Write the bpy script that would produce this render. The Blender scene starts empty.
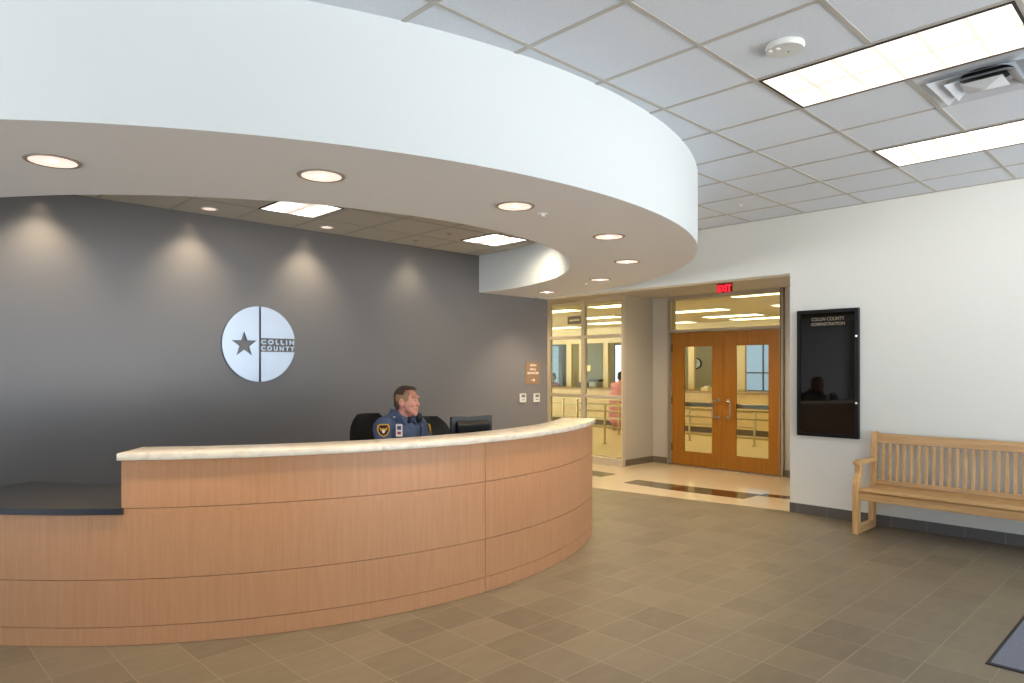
import bpy, bmesh, math, random
from math import sin, cos, pi, radians as R
from mathutils import Vector, Matrix

# ------------------------------------------------------------------ camera, world, exposure
S = bpy.context.scene
COL = S.collection
CAMH = 1.54
cam_d = bpy.data.cameras.new('camera')
cam = bpy.data.objects.new('camera', cam_d); COL.objects.link(cam)
cam.location = (0, 0, CAMH)
cam.rotation_euler = (R(90), 0, R(45.84 - 90))
cam_d.sensor_width = 36; cam_d.lens = 690 / 1024 * 36
cam_d.shift_y = (368 - 341.5) / 1024
cam_d.clip_end = 200
S.camera = cam

w = bpy.data.worlds.new('daylight'); S.world = w; w.use_nodes = True
_nt = w.node_tree; _bg = _nt.nodes['Background']
_tc = _nt.nodes.new('ShaderNodeTexCoord'); _sp = _nt.nodes.new('ShaderNodeSeparateXYZ'); _rp = _nt.nodes.new('ShaderNodeValToRGB')
_nt.links.new(_tc.outputs['Generated'], _sp.inputs[0])
_mr = _nt.nodes.new('ShaderNodeMapRange'); _mr.inputs['From Min'].default_value = -1; _nt.links.new(_sp.outputs['Z'], _mr.inputs['Value'])
_nt.links.new(_mr.outputs[0], _rp.inputs[0]); _nt.links.new(_rp.outputs[0], _bg.inputs[0])
_rp.color_ramp.elements[0].position = .47; _rp.color_ramp.elements[0].color = (.96, .98, 1.0, 1)   # bright lower half, added to light the ceilings from below
_rp.color_ramp.elements[1].position = .53; _rp.color_ramp.elements[1].color = (0.215, 0.275, .34, 1)    # sky
_bg.inputs[1].default_value = 8.2
S.view_settings.view_transform = 'Standard'
S.view_settings.look = 'None'
S.view_settings.gamma = 1
S.view_settings.exposure = 0.29
S.view_settings.use_curve_mapping = False
LAMP = 1.0

# ------------------------------------------------------------------ helpers: materials
def lin(c):
    return tuple(((v / 255) / 12.92 if v / 255 <= 0.04045 else ((v / 255 + 0.055) / 1.055) ** 2.4) for v in c) + (1,)

def newmat(name):
    m = bpy.data.materials.new(name); m.use_nodes = True
    nt = m.node_tree
    return m, nt, nt.nodes['Principled BSDF']

def N(nt, t, **kw):
    n = nt.nodes.new(t)
    for k, v in kw.items(): setattr(n, k, v)
    return n

def plain(name, c, rough=.5, metal=0, spec=.5, noise=0.0, nscale=8, bump=0.0, bscale=200, emit=None, es=0):
    m, nt, p = newmat(name)
    p.inputs['Base Color'].default_value = lin(c)
    p.inputs['Roughness'].default_value = rough
    p.inputs['Metallic'].default_value = metal
    p.inputs['Specular IOR Level'].default_value = spec
    tc = N(nt, 'ShaderNodeTexCoord')
    if noise:
        n = N(nt, 'ShaderNodeTexNoise'); n.inputs['Scale'].default_value = nscale; n.inputs['Detail'].default_value = 4
        nt.links.new(tc.outputs['Object'], n.inputs['Vector'])
        mx = N(nt, 'ShaderNodeMixRGB'); a = lin(c)
        mx.inputs[1].default_value = tuple(v * (1 - noise) for v in a[:3]) + (1,)
        mx.inputs[2].default_value = tuple(min(1, v * (1 + noise)) for v in a[:3]) + (1,)
        nt.links.new(n.outputs['Fac'], mx.inputs[0]); nt.links.new(mx.outputs[0], p.inputs['Base Color'])
    if bump:
        n = N(nt, 'ShaderNodeTexNoise'); n.inputs['Scale'].default_value = bscale
        nt.links.new(tc.outputs['Object'], n.inputs['Vector'])
        b = N(nt, 'ShaderNodeBump'); b.inputs['Strength'].default_value = bump; b.inputs['Distance'].default_value = .002
        nt.links.new(n.outputs['Fac'], b.inputs['Height']); nt.links.new(b.outputs[0], p.inputs['Normal'])
    if emit:
        p.inputs['Emission Color'].default_value = lin(emit); p.inputs['Emission Strength'].default_value = es
    return m

def wood(name, c1, c2, stretch, rough=.35, scale=1.0, spec=.5):
    """grain: stretch = (sx,sy,sz) texture scale, small along the grain"""
    m, nt, p = newmat(name)
    tc = N(nt, 'ShaderNodeTexCoord'); mp = N(nt, 'ShaderNodeMapping')
    mp.inputs['Scale'].default_value = stretch
    oi = N(nt, 'ShaderNodeObjectInfo')
    ad = N(nt, 'ShaderNodeVectorMath', operation='ADD'); ml = N(nt, 'ShaderNodeMath', operation='MULTIPLY')
    ml.inputs[1].default_value = 37.0
    nt.links.new(oi.outputs['Random'], ml.inputs[0])
    nt.links.new(tc.outputs['Object'], mp.inputs[0]); nt.links.new(mp.outputs[0], ad.inputs[0]); nt.links.new(ml.outputs[0], ad.inputs[1])
    n1 = N(nt, 'ShaderNodeTexNoise'); n1.inputs['Scale'].default_value = scale; n1.inputs['Detail'].default_value = 6
    n1.inputs['Roughness'].default_value = .65; n1.inputs['Distortion'].default_value = .4
    nt.links.new(ad.outputs[0], n1.inputs['Vector'])
    r = N(nt, 'ShaderNodeValToRGB')
    r.color_ramp.elements[0].position = .3; r.color_ramp.elements[0].color = lin(c1)
    r.color_ramp.elements[1].position = .7; r.color_ramp.elements[1].color = lin(c2)
    nt.links.new(n1.outputs['Fac'], r.inputs[0]); nt.links.new(r.outputs[0], p.inputs['Base Color'])
    p.inputs['Roughness'].default_value = rough
    p.inputs['Specular IOR Level'].default_value = spec
    return m

def tilemat(name, c1, c2, grout, sx, sy, ox, oy, gap, rough, vert=False, bump=.3, rot=0, spec=.5, lines=True):
    """square grid tiles by math on object coordinates; per tile tone"""
    m, nt, p = newmat(name)
    tc = N(nt, 'ShaderNodeTexCoord'); sep = N(nt, 'ShaderNodeSeparateXYZ')
    nt.links.new(tc.outputs['Object'], sep.inputs[0])
    ax = ['X', 'Y'] if not vert else ['Y', 'Z']
    fl, dist = [], []
    for a, s, o in ((ax[0], sx, ox), (ax[1], sy, oy)):
        su = N(nt, 'ShaderNodeMath', operation='SUBTRACT'); su.inputs[1].default_value = o
        dv = N(nt, 'ShaderNodeMath', operation='DIVIDE'); dv.inputs[1].default_value = s
        nt.links.new(sep.outputs[a], su.inputs[0]); nt.links.new(su.outputs[0], dv.inputs[0])
        f = N(nt, 'ShaderNodeMath', operation='FLOOR'); nt.links.new(dv.outputs[0], f.inputs[0]); fl.append(f)
        pp = N(nt, 'ShaderNodeMath', operation='PINGPONG'); pp.inputs[1].default_value = .5
        nt.links.new(dv.outputs[0], pp.inputs[0])
        mu = N(nt, 'ShaderNodeMath', operation='MULTIPLY'); mu.inputs[1].default_value = s
        nt.links.new(pp.outputs[0], mu.inputs[0]); dist.append(mu)
    mn = N(nt, 'ShaderNodeMath', operation='MINIMUM')
    nt.links.new(dist[0].outputs[0], mn.inputs[0]); nt.links.new(dist[1].outputs[0], mn.inputs[1])
    g = N(nt, 'ShaderNodeMapRange'); g.inputs['From Min'].default_value = gap * .5; g.inputs['From Max'].default_value = gap * .5 + .0015
    nt.links.new(mn.outputs[0], g.inputs['Value'])
    cb = N(nt, 'ShaderNodeCombineXYZ'); nt.links.new(fl[0].outputs[0], cb.inputs[0]); nt.links.new(fl[1].outputs[0], cb.inputs[1])
    wn = N(nt, 'ShaderNodeTexWhiteNoise'); nt.links.new(cb.outputs[0], wn.inputs['Vector'])
    mpn = N(nt, 'ShaderNodeMapping'); mpn.inputs['Scale'].default_value = (2.2, 6.5, 4) if not vert else (1, 1, 1)
    nt.links.new(tc.outputs['Object'], mpn.inputs[0])
    ad = N(nt, 'ShaderNodeVectorMath', operation='ADD'); nt.links.new(mpn.outputs[0], ad.inputs[0]); nt.links.new(wn.outputs['Color'], ad.inputs[1])
    n = N(nt, 'ShaderNodeTexNoise'); n.inputs['Scale'].default_value = 2.2; n.inputs['Detail'].default_value = 6
    nt.links.new(ad.outputs[0], n.inputs['Vector'])
    mm = N(nt, 'ShaderNodeMath', operation='MULTIPLY_ADD'); mm.inputs[1].default_value = .45
    nt.links.new(wn.outputs['Value'], mm.inputs[0])
    m2 = N(nt, 'ShaderNodeMath', operation='MULTIPLY'); m2.inputs[1].default_value = .6
    nt.links.new(n.outputs['Fac'], m2.inputs[0]); nt.links.new(m2.outputs[0], mm.inputs[2])
    mx = N(nt, 'ShaderNodeMixRGB'); mx.inputs[1].default_value = lin(c1); mx.inputs[2].default_value = lin(c2)
    nt.links.new(mm.outputs[0], mx.inputs[0])
    mg = N(nt, 'ShaderNodeMixRGB'); mg.inputs[1].default_value = lin(grout)
    nt.links.new(g.outputs[0], mg.inputs[0]); nt.links.new(mx.outputs[0], mg.inputs[2])
    nt.links.new(mg.outputs[0], p.inputs['Base Color'])
    p.inputs['Roughness'].default_value = rough; p.inputs['Specular IOR Level'].default_value = spec
    b = N(nt, 'ShaderNodeBump'); b.inputs['Strength'].default_value = bump; b.inputs['Distance'].default_value = .002
    nt.links.new(g.outputs[0], b.inputs['Height']); nt.links.new(b.outputs[0], p.inputs['Normal'])
    return m

def glass(name, tint=(235, 240, 238), rough=0.0, refl=1.0):
    m = bpy.data.materials.new(name); m.use_nodes = True; nt = m.node_tree
    for n in list(nt.nodes): nt.nodes.remove(n)
    o = N(nt, 'ShaderNodeOutputMaterial'); t = N(nt, 'ShaderNodeBsdfTransparent'); t.inputs[0].default_value = lin(tint)
    gl = N(nt, 'ShaderNodeBsdfGlossy'); gl.inputs['Roughness'].default_value = rough
    fr = N(nt, 'ShaderNodeLayerWeight'); fr.inputs[0].default_value = .5
    pw = N(nt, 'ShaderNodeMath', operation='POWER'); pw.inputs[1].default_value = 4.0
    nt.links.new(fr.outputs['Facing'], pw.inputs[0])
    mu = N(nt, 'ShaderNodeMath', operation='MULTIPLY_ADD'); mu.inputs[1].default_value = .6 * refl; mu.inputs[2].default_value = .03 * refl
    nt.links.new(pw.outputs[0], mu.inputs[0])
    mx = N(nt, 'ShaderNodeMixShader')
    nt.links.new(mu.outputs[0], mx.inputs[0]); nt.links.new(t.outputs[0], mx.inputs[1]); nt.links.new(gl.outputs[0], mx.inputs[2])
    nt.links.new(mx.outputs[0], o.inputs[0])
    return m

def emis(name, c, s):
    m, nt, p = newmat(name)
    p.inputs['Base Color'].default_value = lin(c); p.inputs['Emission Color'].default_value = lin(c)
    p.inputs['Emission Strength'].default_value = s; p.inputs['Roughness'].default_value = .8
    return m

M = {}
M['white_paint'] = plain('white_wall_paint', (236, 236, 229), .6, bump=.08, bscale=350)
M['soffit_paint'] = plain('soffit_paint', (234, 233, 232), .65, bump=.05, bscale=300)  # whiter than the fascia, standing in for light bounced up from the floor
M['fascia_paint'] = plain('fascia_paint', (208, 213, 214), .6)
M['grey_paint'] = plain('charcoal_wall_paint', (119, 117, 118), .36, bump=.04, bscale=300, spec=.5)
M['vest_paint'] = plain('vestibule_paint', (188, 182, 170), .6, bump=.06, bscale=300)
M['office_paint'] = plain('office_cream_paint', (214, 196, 150), .6)
M['office_green'] = plain('office_green_paint', (176, 166, 124), .6)
M['office_ceiling'] = plain('office_ceiling_board', (222, 208, 172), .7)
M['floor'] = tilemat('floor_tile', (98, 87, 71), (132, 119, 97), (140, 129, 109), .302, .2965, .74, 1.09, .004, .42, spec=.4)
M['base_tile'] = tilemat('base_tile', (92, 89, 86), (106, 102, 98), (134, 128, 122), .305, 9, .1, -4, .004, .4, vert=True)
M['terrazzo'] = plain('cream_terrazzo', (208, 190, 158), .08, noise=.06, nscale=120, spec=.6)
M['office_floor'] = plain('office_floor_sheet', (226, 206, 162), .3, noise=.05, nscale=6)
M['inlay_dark'] = plain('dark_brown_inlay', (72, 46, 26), .1, noise=.2, nscale=60, spec=.6)
M['inlay_grey'] = plain('olive_grey_inlay', (104, 92, 70), .12, noise=.12, nscale=90, spec=.6)
M['alum'] = plain('painted_frame', (198, 187, 166), .4, metal=.0)
M['steel'] = plain('satin_steel', (200, 198, 192), .28, metal=1)
M['chrome'] = plain('chrome', (215, 215, 215), .12, metal=1)
M['brass'] = plain('rail_steel', (196, 178, 130), .3, metal=.8)
M['dark_plastic'] = plain('dark_plastic', (26, 27, 30), .4)
M['black'] = plain('black_lacquer', (10, 10, 11), .4, spec=.25)
M['black_fabric'] = plain('black_upholstery', (16, 15, 17), .7, noise=.3, nscale=60, bump=.3)
M['maple'] = wood('maple_veneer', (184, 133, 94), (196, 146, 106), (16, 16, .8), .38, 3.0, spec=.35)
M['maple_core'] = plain('reveal_brown', (86, 46, 26), .6)
M['oak_y'] = wood('oak_lengthwise', (182, 134, 80), (220, 178, 120), (22, 1.2, 22), .35, 1.6)
M['oak_z'] = wood('oak_upright', (184, 138, 82), (226, 184, 126), (24, 24, 1.4), .35, 1.6)
M['oak_x'] = wood('oak_crosswise', (184, 138, 82), (226, 184, 126), (1.6, 24, 24), .35, 1.6)
M['door_wood'] = wood('door_oak_veneer', (152, 96, 20), (170, 114, 30), (14, 14, .6), .3, 2.2)
M['counter_wood'] = wood('honey_counter_wood', (208, 176, 112), (222, 194, 134), (3, 3, 8), .4, 1.5)
M['laptop_top'] = plain('charcoal_laminate', (66, 63, 60), .35, noise=.06, nscale=150)
M['navy_edge'] = plain('navy_edge_band', (22, 24, 36), .35)
M['glass'] = glass('clear_glass', (240, 243, 238), refl=.6)
M['dark_glass'] = None
M['white_plastic'] = plain('white_plastic', (222, 220, 212), .4)
M['trim_ring'] = plain('downlight_trim', (150, 142, 132), .4)
M['tee'] = plain('ceiling_tee', (176, 172, 164), .5)
M['tee_black'] = plain('fixture_black_edge', (14, 14, 14), .5)
M['silver'] = plain('brushed_aluminium', (188, 200, 216), .40, metal=.75)
M['mat_fabric'] = plain('blue_grey_carpet_mat', (112, 116, 128), .95, noise=.35, nscale=90, bump=.6, bscale=300)
M['mat_edge'] = plain('black_rubber_border', (30, 30, 31), .6)
M['skin'] = plain('skin', (206, 142, 120), .5, noise=.08, nscale=25)
M['eye_white'] = plain('eye_white', (178, 160, 152), .3)
M['hair'] = plain('brown_greying_hair', (72, 52, 36), .7, noise=.5, nscale=60, bump=.5)
M['hair_light'] = plain('sandy_side_hair', (150, 116, 84), .7, noise=.3, nscale=80)
M['uniform'] = plain('slate_blue_uniform', (74, 90, 120), .8, noise=.2, nscale=14, bump=.3)
M['trouser'] = plain('navy_trousers', (28, 31, 44), .8)
M['mic'] = plain('black_mic', (22, 26, 34), .5)
M['gold'] = plain('gold_thread', (214, 160, 50), .6)
M['patch_dark'] = plain('dark_patch_cloth', (52, 30, 24), .8)
M['paper'] = plain('paper_white', (226, 224, 222), .7)
M['paper_warm'] = plain('notice_paper', (238, 222, 168), .7)
M['badge_blue'] = plain('badge_print', (84, 76, 110), .7)
M['badge_red'] = plain('badge_print_red', (170, 70, 80), .7)
M['tan_sign'] = plain('tan_sign_plate', (146, 118, 88), .5)
M['sign_brown'] = plain('brown_sign_plate', (96, 74, 38), .6)
M['pink'] = plain('pink_checked_cloth', (212, 142, 142), .8, noise=.25, nscale=40)
M['red_cloth'] = plain('red_cloth', (176, 62, 60), .8)
M['dark_hair'] = plain('dark_hair', (46, 34, 28), .8)
M['exit_red'] = emis('exit_red', (255, 40, 60), 1.1)
M['exit_plate'] = plain('exit_plate', (120, 30, 34), .3)
M['sky_glow'] = emis('daylight_beyond', (222, 234, 255), 1.5)
M['sky_blue'] = emis('shaded_daylight_beyond', (150, 176, 202), .75)
M['grey_blue'] = plain('grey_blind', (120, 124, 118), .6)
M['machine'] = plain('office_machine', (96, 92, 78), .5)
M['foliage'] = plain('garden_green', (110, 140, 90), .8, noise=.4, nscale=5)

def marble():
    m, nt, p = newmat('cream_marble')
    tc = N(nt, 'ShaderNodeTexCoord')
    n = N(nt, 'ShaderNodeTexNoise'); n.inputs['Scale'].default_value = 5; n.inputs['Detail'].default_value = 8; n.inputs['Distortion'].default_value = 1.5
    nt.links.new(tc.outputs['Object'], n.inputs['Vector'])
    r = N(nt, 'ShaderNodeValToRGB')
    e = r.color_ramp.elements
    e[0].position = .3; e[0].color = lin((192, 184, 168)); e[1].position = .52; e[1].color = lin((226, 217, 200))
    x = e.new(.75); x.color = lin((206, 196, 176))
    nt.links.new(n.outputs['Fac'], r.inputs[0]); nt.links.new(r.outputs[0], p.inputs['Base Color'])
    p.inputs['Roughness'].default_value = .18
    return m
M['marble'] = marble()

def darkglass():
    m, nt, p = newmat('dark_board_glass')
    p.inputs['Base Color'].default_value = lin((20, 15, 11)); p.inputs['Roughness'].default_value = .03
    p.inputs['Specular IOR Level'].default_value = .3
    return m
M['dark_glass'] = darkglass()

def ceiltile(name, c):
    m, nt, p = newmat(name)
    tc = N(nt, 'ShaderNodeTexCoord')
    n = N(nt, 'ShaderNodeTexNoise'); n.inputs['Scale'].default_value = 90; n.inputs['Detail'].default_value = 5
    nt.links.new(tc.outputs['Object'], n.inputs['Vector'])
    a = lin(c)
    mx = N(nt, 'ShaderNodeMixRGB'); mx.inputs[1].default_value = tuple(v * .88 for v in a[:3]) + (1,); mx.inputs[2].default_value = tuple(min(1, v * 1.08) for v in a[:3]) + (1,)
    nt.links.new(n.outputs['Fac'], mx.inputs[0]); nt.links.new(mx.outputs[0], p.inputs['Base Color'])
    b = N(nt, 'ShaderNodeBump'); b.inputs['Strength'].default_value = .5; b.inputs['Distance'].default_value = .003
    nt.links.new(n.outputs['Fac'], b.inputs['Height']); nt.links.new(b.outputs[0], p.inputs['Normal'])
    p.inputs['Roughness'].default_value = .9; p.inputs['Specular IOR Level'].default_value = .2
    return m
M['acoustic'] = ceiltile('acoustic_tile', (214, 220, 227))
M['acoustic_inner'] = ceiltile('acoustic_tile_desk', (208, 202, 190))

def panelglow(name, c, s, pitch=(.2, .3)):
    """parabolic troffer diffuser: cells with slightly darker blades"""
    m, nt, p = newmat(name)
    tc = N(nt, 'ShaderNodeTexCoord'); sep = N(nt, 'ShaderNodeSeparateXYZ'); nt.links.new(tc.outputs['Object'], sep.inputs[0])
    outs = []
    for a, q in (('X', pitch[0]), ('Y', pitch[1])):
        dv = N(nt, 'ShaderNodeMath', operation='DIVIDE'); dv.inputs[1].default_value = q
        pp = N(nt, 'ShaderNodeMath', operation='PINGPONG'); pp.inputs[1].default_value = .5
        nt.links.new(sep.outputs[a], dv.inputs[0]); nt.links.new(dv.outputs[0], pp.inputs[0]); outs.append(pp)
    mn = N(nt, 'ShaderNodeMath', operation='MINIMUM'); nt.links.new(outs[0].outputs[0], mn.inputs[0]); nt.links.new(outs[1].outputs[0], mn.inputs[1])
    r = N(nt, 'ShaderNodeMapRange'); r.inputs['From Min'].default_value = .035; r.inputs['From Max'].default_value = .32; r.inputs['To Min'].default_value = .0
    nt.links.new(mn.outputs[0], r.inputs['Value'])
    mx = N(nt, 'ShaderNodeMixRGB'); a = lin(c)
    mx.inputs[1].default_value = (a[0] * .15, a[1] * .115, a[2] * .09, 1); mx.inputs[2].default_value = a
    nt.links.new(r.outputs[0], mx.inputs[0])
    nt.links.new(mx.outputs[0], p.inputs['Emission Color']); p.inputs['Emission Strength'].default_value = s
    p.inputs['Base Color'].default_value = (.8, .8, .8, 1)
    return m
M['panel'] = panelglow('troffer_glow', (255, 249, 240), 3.4, (.2907, .2))
M['panel_office'] = emis('office_strip_glow', (255, 230, 172), 6.5)
M['can'] = emis('downlight_reflector', (255, 230, 216), .66)
M['lampface'] = emis('downlight_lamp', (255, 246, 235), 14)

# ------------------------------------------------------------------ helpers: mesh
def smooth(o, ang=35):
    for p_ in o.data.polygons: p_.use_smooth = True
    md = o.modifiers.new('es', 'EDGE_SPLIT'); md.split_angle = R(ang)

def obj(name, bm, mat, parent=None, sm=False, bevel=0, ang=35):
    me = bpy.data.meshes.new(name); bmesh.ops.recalc_face_normals(bm, faces=bm.faces[:])
    bm.to_mesh(me); bm.free()
    o = bpy.data.objects.new(name, me); COL.objects.link(o)
    if mat: me.materials.append(mat)
    if parent: o.parent = parent
    if bevel:
        b = o.modifiers.new('bevel', 'BEVEL'); b.width = bevel; b.segments = 2; b.limit_method = 'ANGLE'
    if sm: smooth(o, ang)
    return o

def tag(o, label=None, cat=None, group=None, kind=None):
    if label: o['label'] = label
    if cat: o['category'] = cat
    if group: o['group'] = group
    if kind: o['kind'] = kind
    return o

def empty(name, loc, rz=0, label=None, cat=None, group=None):
    o = bpy.data.objects.new(name, None); COL.objects.link(o); o.location = loc; o.rotation_euler = (0, 0, rz)
    o.empty_display_size = .1
    return tag(o, label, cat, group)

def BM(): return bmesh.new()

def box(bm, x0, x1, y0, y1, z0, z1):
    v = [bm.verts.new(p) for p in ((x0, y0, z0), (x1, y0, z0), (x1, y1, z0), (x0, y1, z0), (x0, y0, z1), (x1, y0, z1), (x1, y1, z1), (x0, y1, z1))]
    for f in ((0, 3, 2, 1), (4, 5, 6, 7), (0, 1, 5, 4), (1, 2, 6, 5), (2, 3, 7, 6), (3, 0, 4, 7)): bm.faces.new([v[i] for i in f])
    return v

def prism(bm, pts, axis, a0, a1):
    """extrude a 2D outline; axis 'x','y','z' = extrusion axis"""
    def P(q, a):
        return {'x': (a, q[0], q[1]), 'y': (q[0], a, q[1]), 'z': (q[0], q[1], a)}[axis]
    lo = [bm.verts.new(P(q, a0)) for q in pts]; hi = [bm.verts.new(P(q, a1)) for q in pts]
    n = len(pts)
    bm.faces.new(lo[::-1]); bm.faces.new(hi)
    for i in range(n): bm.faces.new((lo[i], lo[(i + 1) % n], hi[(i + 1) % n], hi[i]))

def tube(bm, p0, p1, r0, r1=None, seg=12, caps=True):
    r1 = r0 if r1 is None else r1
    p0 = Vector(p0); p1 = Vector(p1); d = (p1 - p0).normalized()
    u = d.orthogonal().normalized(); v = d.cross(u)
    A = [bm.verts.new(p0 + (u * cos(2 * pi * i / seg) + v * sin(2 * pi * i / seg)) * r0) for i in range(seg)]
    B = [bm.verts.new(p1 + (u * cos(2 * pi * i / seg) + v * sin(2 * pi * i / seg)) * r1) for i in range(seg)]
    for i in range(seg): bm.faces.new((A[i], A[(i + 1) % seg], B[(i + 1) % seg], B[i]))
    if caps: bm.faces.new(A[::-1]); bm.faces.new(B)

def path(bm, pts, r, seg=10):
    pts = [Vector(p) for p in pts]
    rings = []
    ref = None
    for i, p in enumerate(pts):
        d = (pts[min(i + 1, len(pts) - 1)] - pts[max(i - 1, 0)]).normalized()
        if ref is None: ref = d.orthogonal().normalized()
        u = (ref - d * ref.dot(d)).normalized(); ref = u; v = d.cross(u)
        rr = r[i] if isinstance(r, (list, tuple)) else r
        rings.append([bm.verts.new(p + (u * cos(2 * pi * k / seg) + v * sin(2 * pi * k / seg)) * rr) for k in range(seg)])
    for a, b in zip(rings, rings[1:]):
        for k in range(seg): bm.faces.new((a[k], a[(k + 1) % seg], b[(k + 1) % seg], b[k]))
    bm.faces.new(rings[0][::-1]); bm.faces.new(rings[-1])

def arc(bm, cx, cy, r0, r1, a0, a1, z0, z1, n=64):
    """solid ring sector, angles in degrees"""
    rows = []
    for i in range(n + 1):
        a = R(a0 + (a1 - a0) * i / n); c, s = cos(a), sin(a)
        rows.append([bm.verts.new((cx + r * c, cy + r * s, z)) for r, z in ((r0, z0), (r1, z0), (r1, z1), (r0, z1))])
    for a, b in zip(rows, rows[1:]):
        for k in range(4): bm.faces.new((a[k], b[k], b[(k + 1) % 4], a[(k + 1) % 4]))
    bm.faces.new(rows[0]); bm.faces.new(rows[-1][::-1])

def lathe(bm, prof, c=(0, 0, 0), seg=32):
    rings = [[bm.verts.new((c[0] + r * cos(2 * pi * k / seg), c[1] + r * sin(2 * pi * k / seg), c[2] + z)) for k in range(seg)] if r > 1e-6 else [bm.verts.new((c[0], c[1], c[2] + z))] for r, z in prof]
    for a, b in zip(rings, rings[1:]):
        for k in range(seg):
            k2 = (k + 1) % seg
            if len(a) == 1 and len(b) == 1: continue
            if len(a) == 1: bm.faces.new((a[0], b[k], b[k2]))
            elif len(b) == 1: bm.faces.new((a[k], a[k2], b[0]))
            else: bm.faces.new((a[k], a[k2], b[k2], b[k]))

def ball(bm, c, r, rot=None, sub=3):
    ret = bmesh.ops.create_icosphere(bm, subdivisions=sub, radius=1)
    sc = r if isinstance(r, (tuple, list)) else (r, r, r)
    mt = Matrix.Translation(c) @ (rot.to_4x4() if rot else Matrix.Identity(4)) @ Matrix.Diagonal((*sc, 1))
    bmesh.ops.transform(bm, matrix=mt, verts=ret['verts'])

def limb(bm, p0, r0, p1, r1, seg=14):
    tube(bm, p0, p1, r0, r1, seg); ball(bm, p0, r0, sub=2); ball(bm, p1, r1, sub=2)

def clay(name, bm, mat, parent, voxel=.006, iters=6, fac=.6):
    """fuse overlapping shapes into one continuous surface"""
    me = bpy.data.meshes.new(name); bm.to_mesh(me); bm.free()
    o = bpy.data.objects.new(name, me); COL.objects.link(o)
    r = o.modifiers.new('r', 'REMESH'); r.mode = 'VOXEL'; r.voxel_size = voxel
    s = o.modifiers.new('s', 'SMOOTH'); s.factor = fac; s.iterations = iters
    dg = bpy.context.evaluated_depsgraph_get(); dg.update()
    m2 = bpy.data.meshes.new_from_object(o.evaluated_get(dg))
    o.modifiers.clear(); o.data = m2; m2.materials.clear(); m2.materials.append(mat)
    for p_ in m2.polygons: p_.use_smooth = True
    if parent: o.parent = parent
    return o

def text(name, body, size, depth, mat, parent, loc, rot, width=None, bold=0, spacing=1.0, align='LEFT'):
    cu = bpy.data.curves.new(name, 'FONT'); cu.body = body; cu.size = size; cu.extrude = depth; cu.offset = bold
    cu.space_character = spacing; cu.align_x = align
    o = bpy.data.objects.new(name, cu); COL.objects.link(o)
    dg = bpy.context.evaluated_depsgraph_get(); dg.update()
    me = bpy.data.meshes.new_from_object(o.evaluated_get(dg)); bpy.data.objects.remove(o)
    if width:
        xs = [v.co.x for v in me.vertices]; k = width / (max(xs) - min(xs))
        for v in me.vertices: v.co.x *= k
    me.materials.clear(); me.materials.append(mat)
    o = bpy.data.objects.new(name, me); COL.objects.link(o)
    o.rotation_euler = rot; o.location = loc
    if parent: o.parent = parent
    return o

def flat(name, outlines, depth, mat, parent, loc, rot):
    """2D outlines (first outer, others holes) filled and extruded through a curve"""
    cu = bpy.data.curves.new(name, 'CURVE'); cu.dimensions = '2D'; cu.fill_mode = 'BOTH'; cu.extrude = depth
    for pts in outlines:
        sp = cu.splines.new('POLY'); sp.points.add(len(pts) - 1)
        for i, q in enumerate(pts): sp.points[i].co = (q[0], q[1], 0, 1)
        sp.use_cyclic_u = True
    o = bpy.data.objects.new(name, cu); COL.objects.link(o)
    dg = bpy.context.evaluated_depsgraph_get(); dg.update()
    me = bpy.data.meshes.new_from_object(o.evaluated_get(dg)); bpy.data.objects.remove(o)
    me.materials.clear(); me.materials.append(mat)
    o = bpy.data.objects.new(name, me); COL.objects.link(o)
    o.rotation_euler = rot; o.location = loc
    if parent: o.parent = parent
    return o

def copy_tree(o, parent=None):
    c = o.copy(); COL.objects.link(c); c.parent = parent
    for ch in list(o.children): copy_tree(ch, c)
    return c

def struct(name, bm, mat, parent=None, **kw):
    o = obj(name, bm, mat, parent, **kw)
    if not parent: o['kind'] = 'structure'
    return o

def lamp(name, kind, loc, energy, color, parent=None, size=.1, size_y=None, spot=None, blend=.5, rot=(0, 0, 0)):
    d = bpy.data.lights.new(name, kind); d.energy = energy * LAMP; d.color = color
    if kind == 'AREA':
        d.shape = 'RECTANGLE' if size_y else 'SQUARE'; d.size = size
        if size_y: d.size_y = size_y
    else:
        d.shadow_soft_size = size
    if kind == 'SPOT': d.spot_size = R(spot); d.spot_blend = blend
    o = bpy.data.objects.new(name, d); COL.objects.link(o); o.location = loc; o.rotation_euler = rot
    if parent: o.parent = parent
    return o

WX = 7.3      # plane of the white wall
GY = 6.97     # plane of the charcoal wall
CZ = 3.18     # lobby ceiling
SZ = 2.555    # soffit underside
IZ = 3.05     # ceiling over the desk
SC = (3.12, 6.66)   # soffit centre
DC = (3.17, 6.82)   # desk centre

# ------------------------------------------------------------------ setting
bm = BM(); box(bm, -5, WX, -4.5, GY + .2, -.1, 0); struct('floor', bm, M['floor'])
bm = BM(); prism(bm, [(WX, 3.234), (9.6, 3.0), (9.6, 12), (WX, 12), (WX, GY), (6.90, GY), (6.94, 5.6)], 'z', -.1, .001); struct('floor_vestibule', bm, M['terrazzo'])
bm = BM(); box(bm, 9.6, 22, -1, 22, -.1, -.001); struct('floor_office', bm, M['office_floor'])
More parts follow.
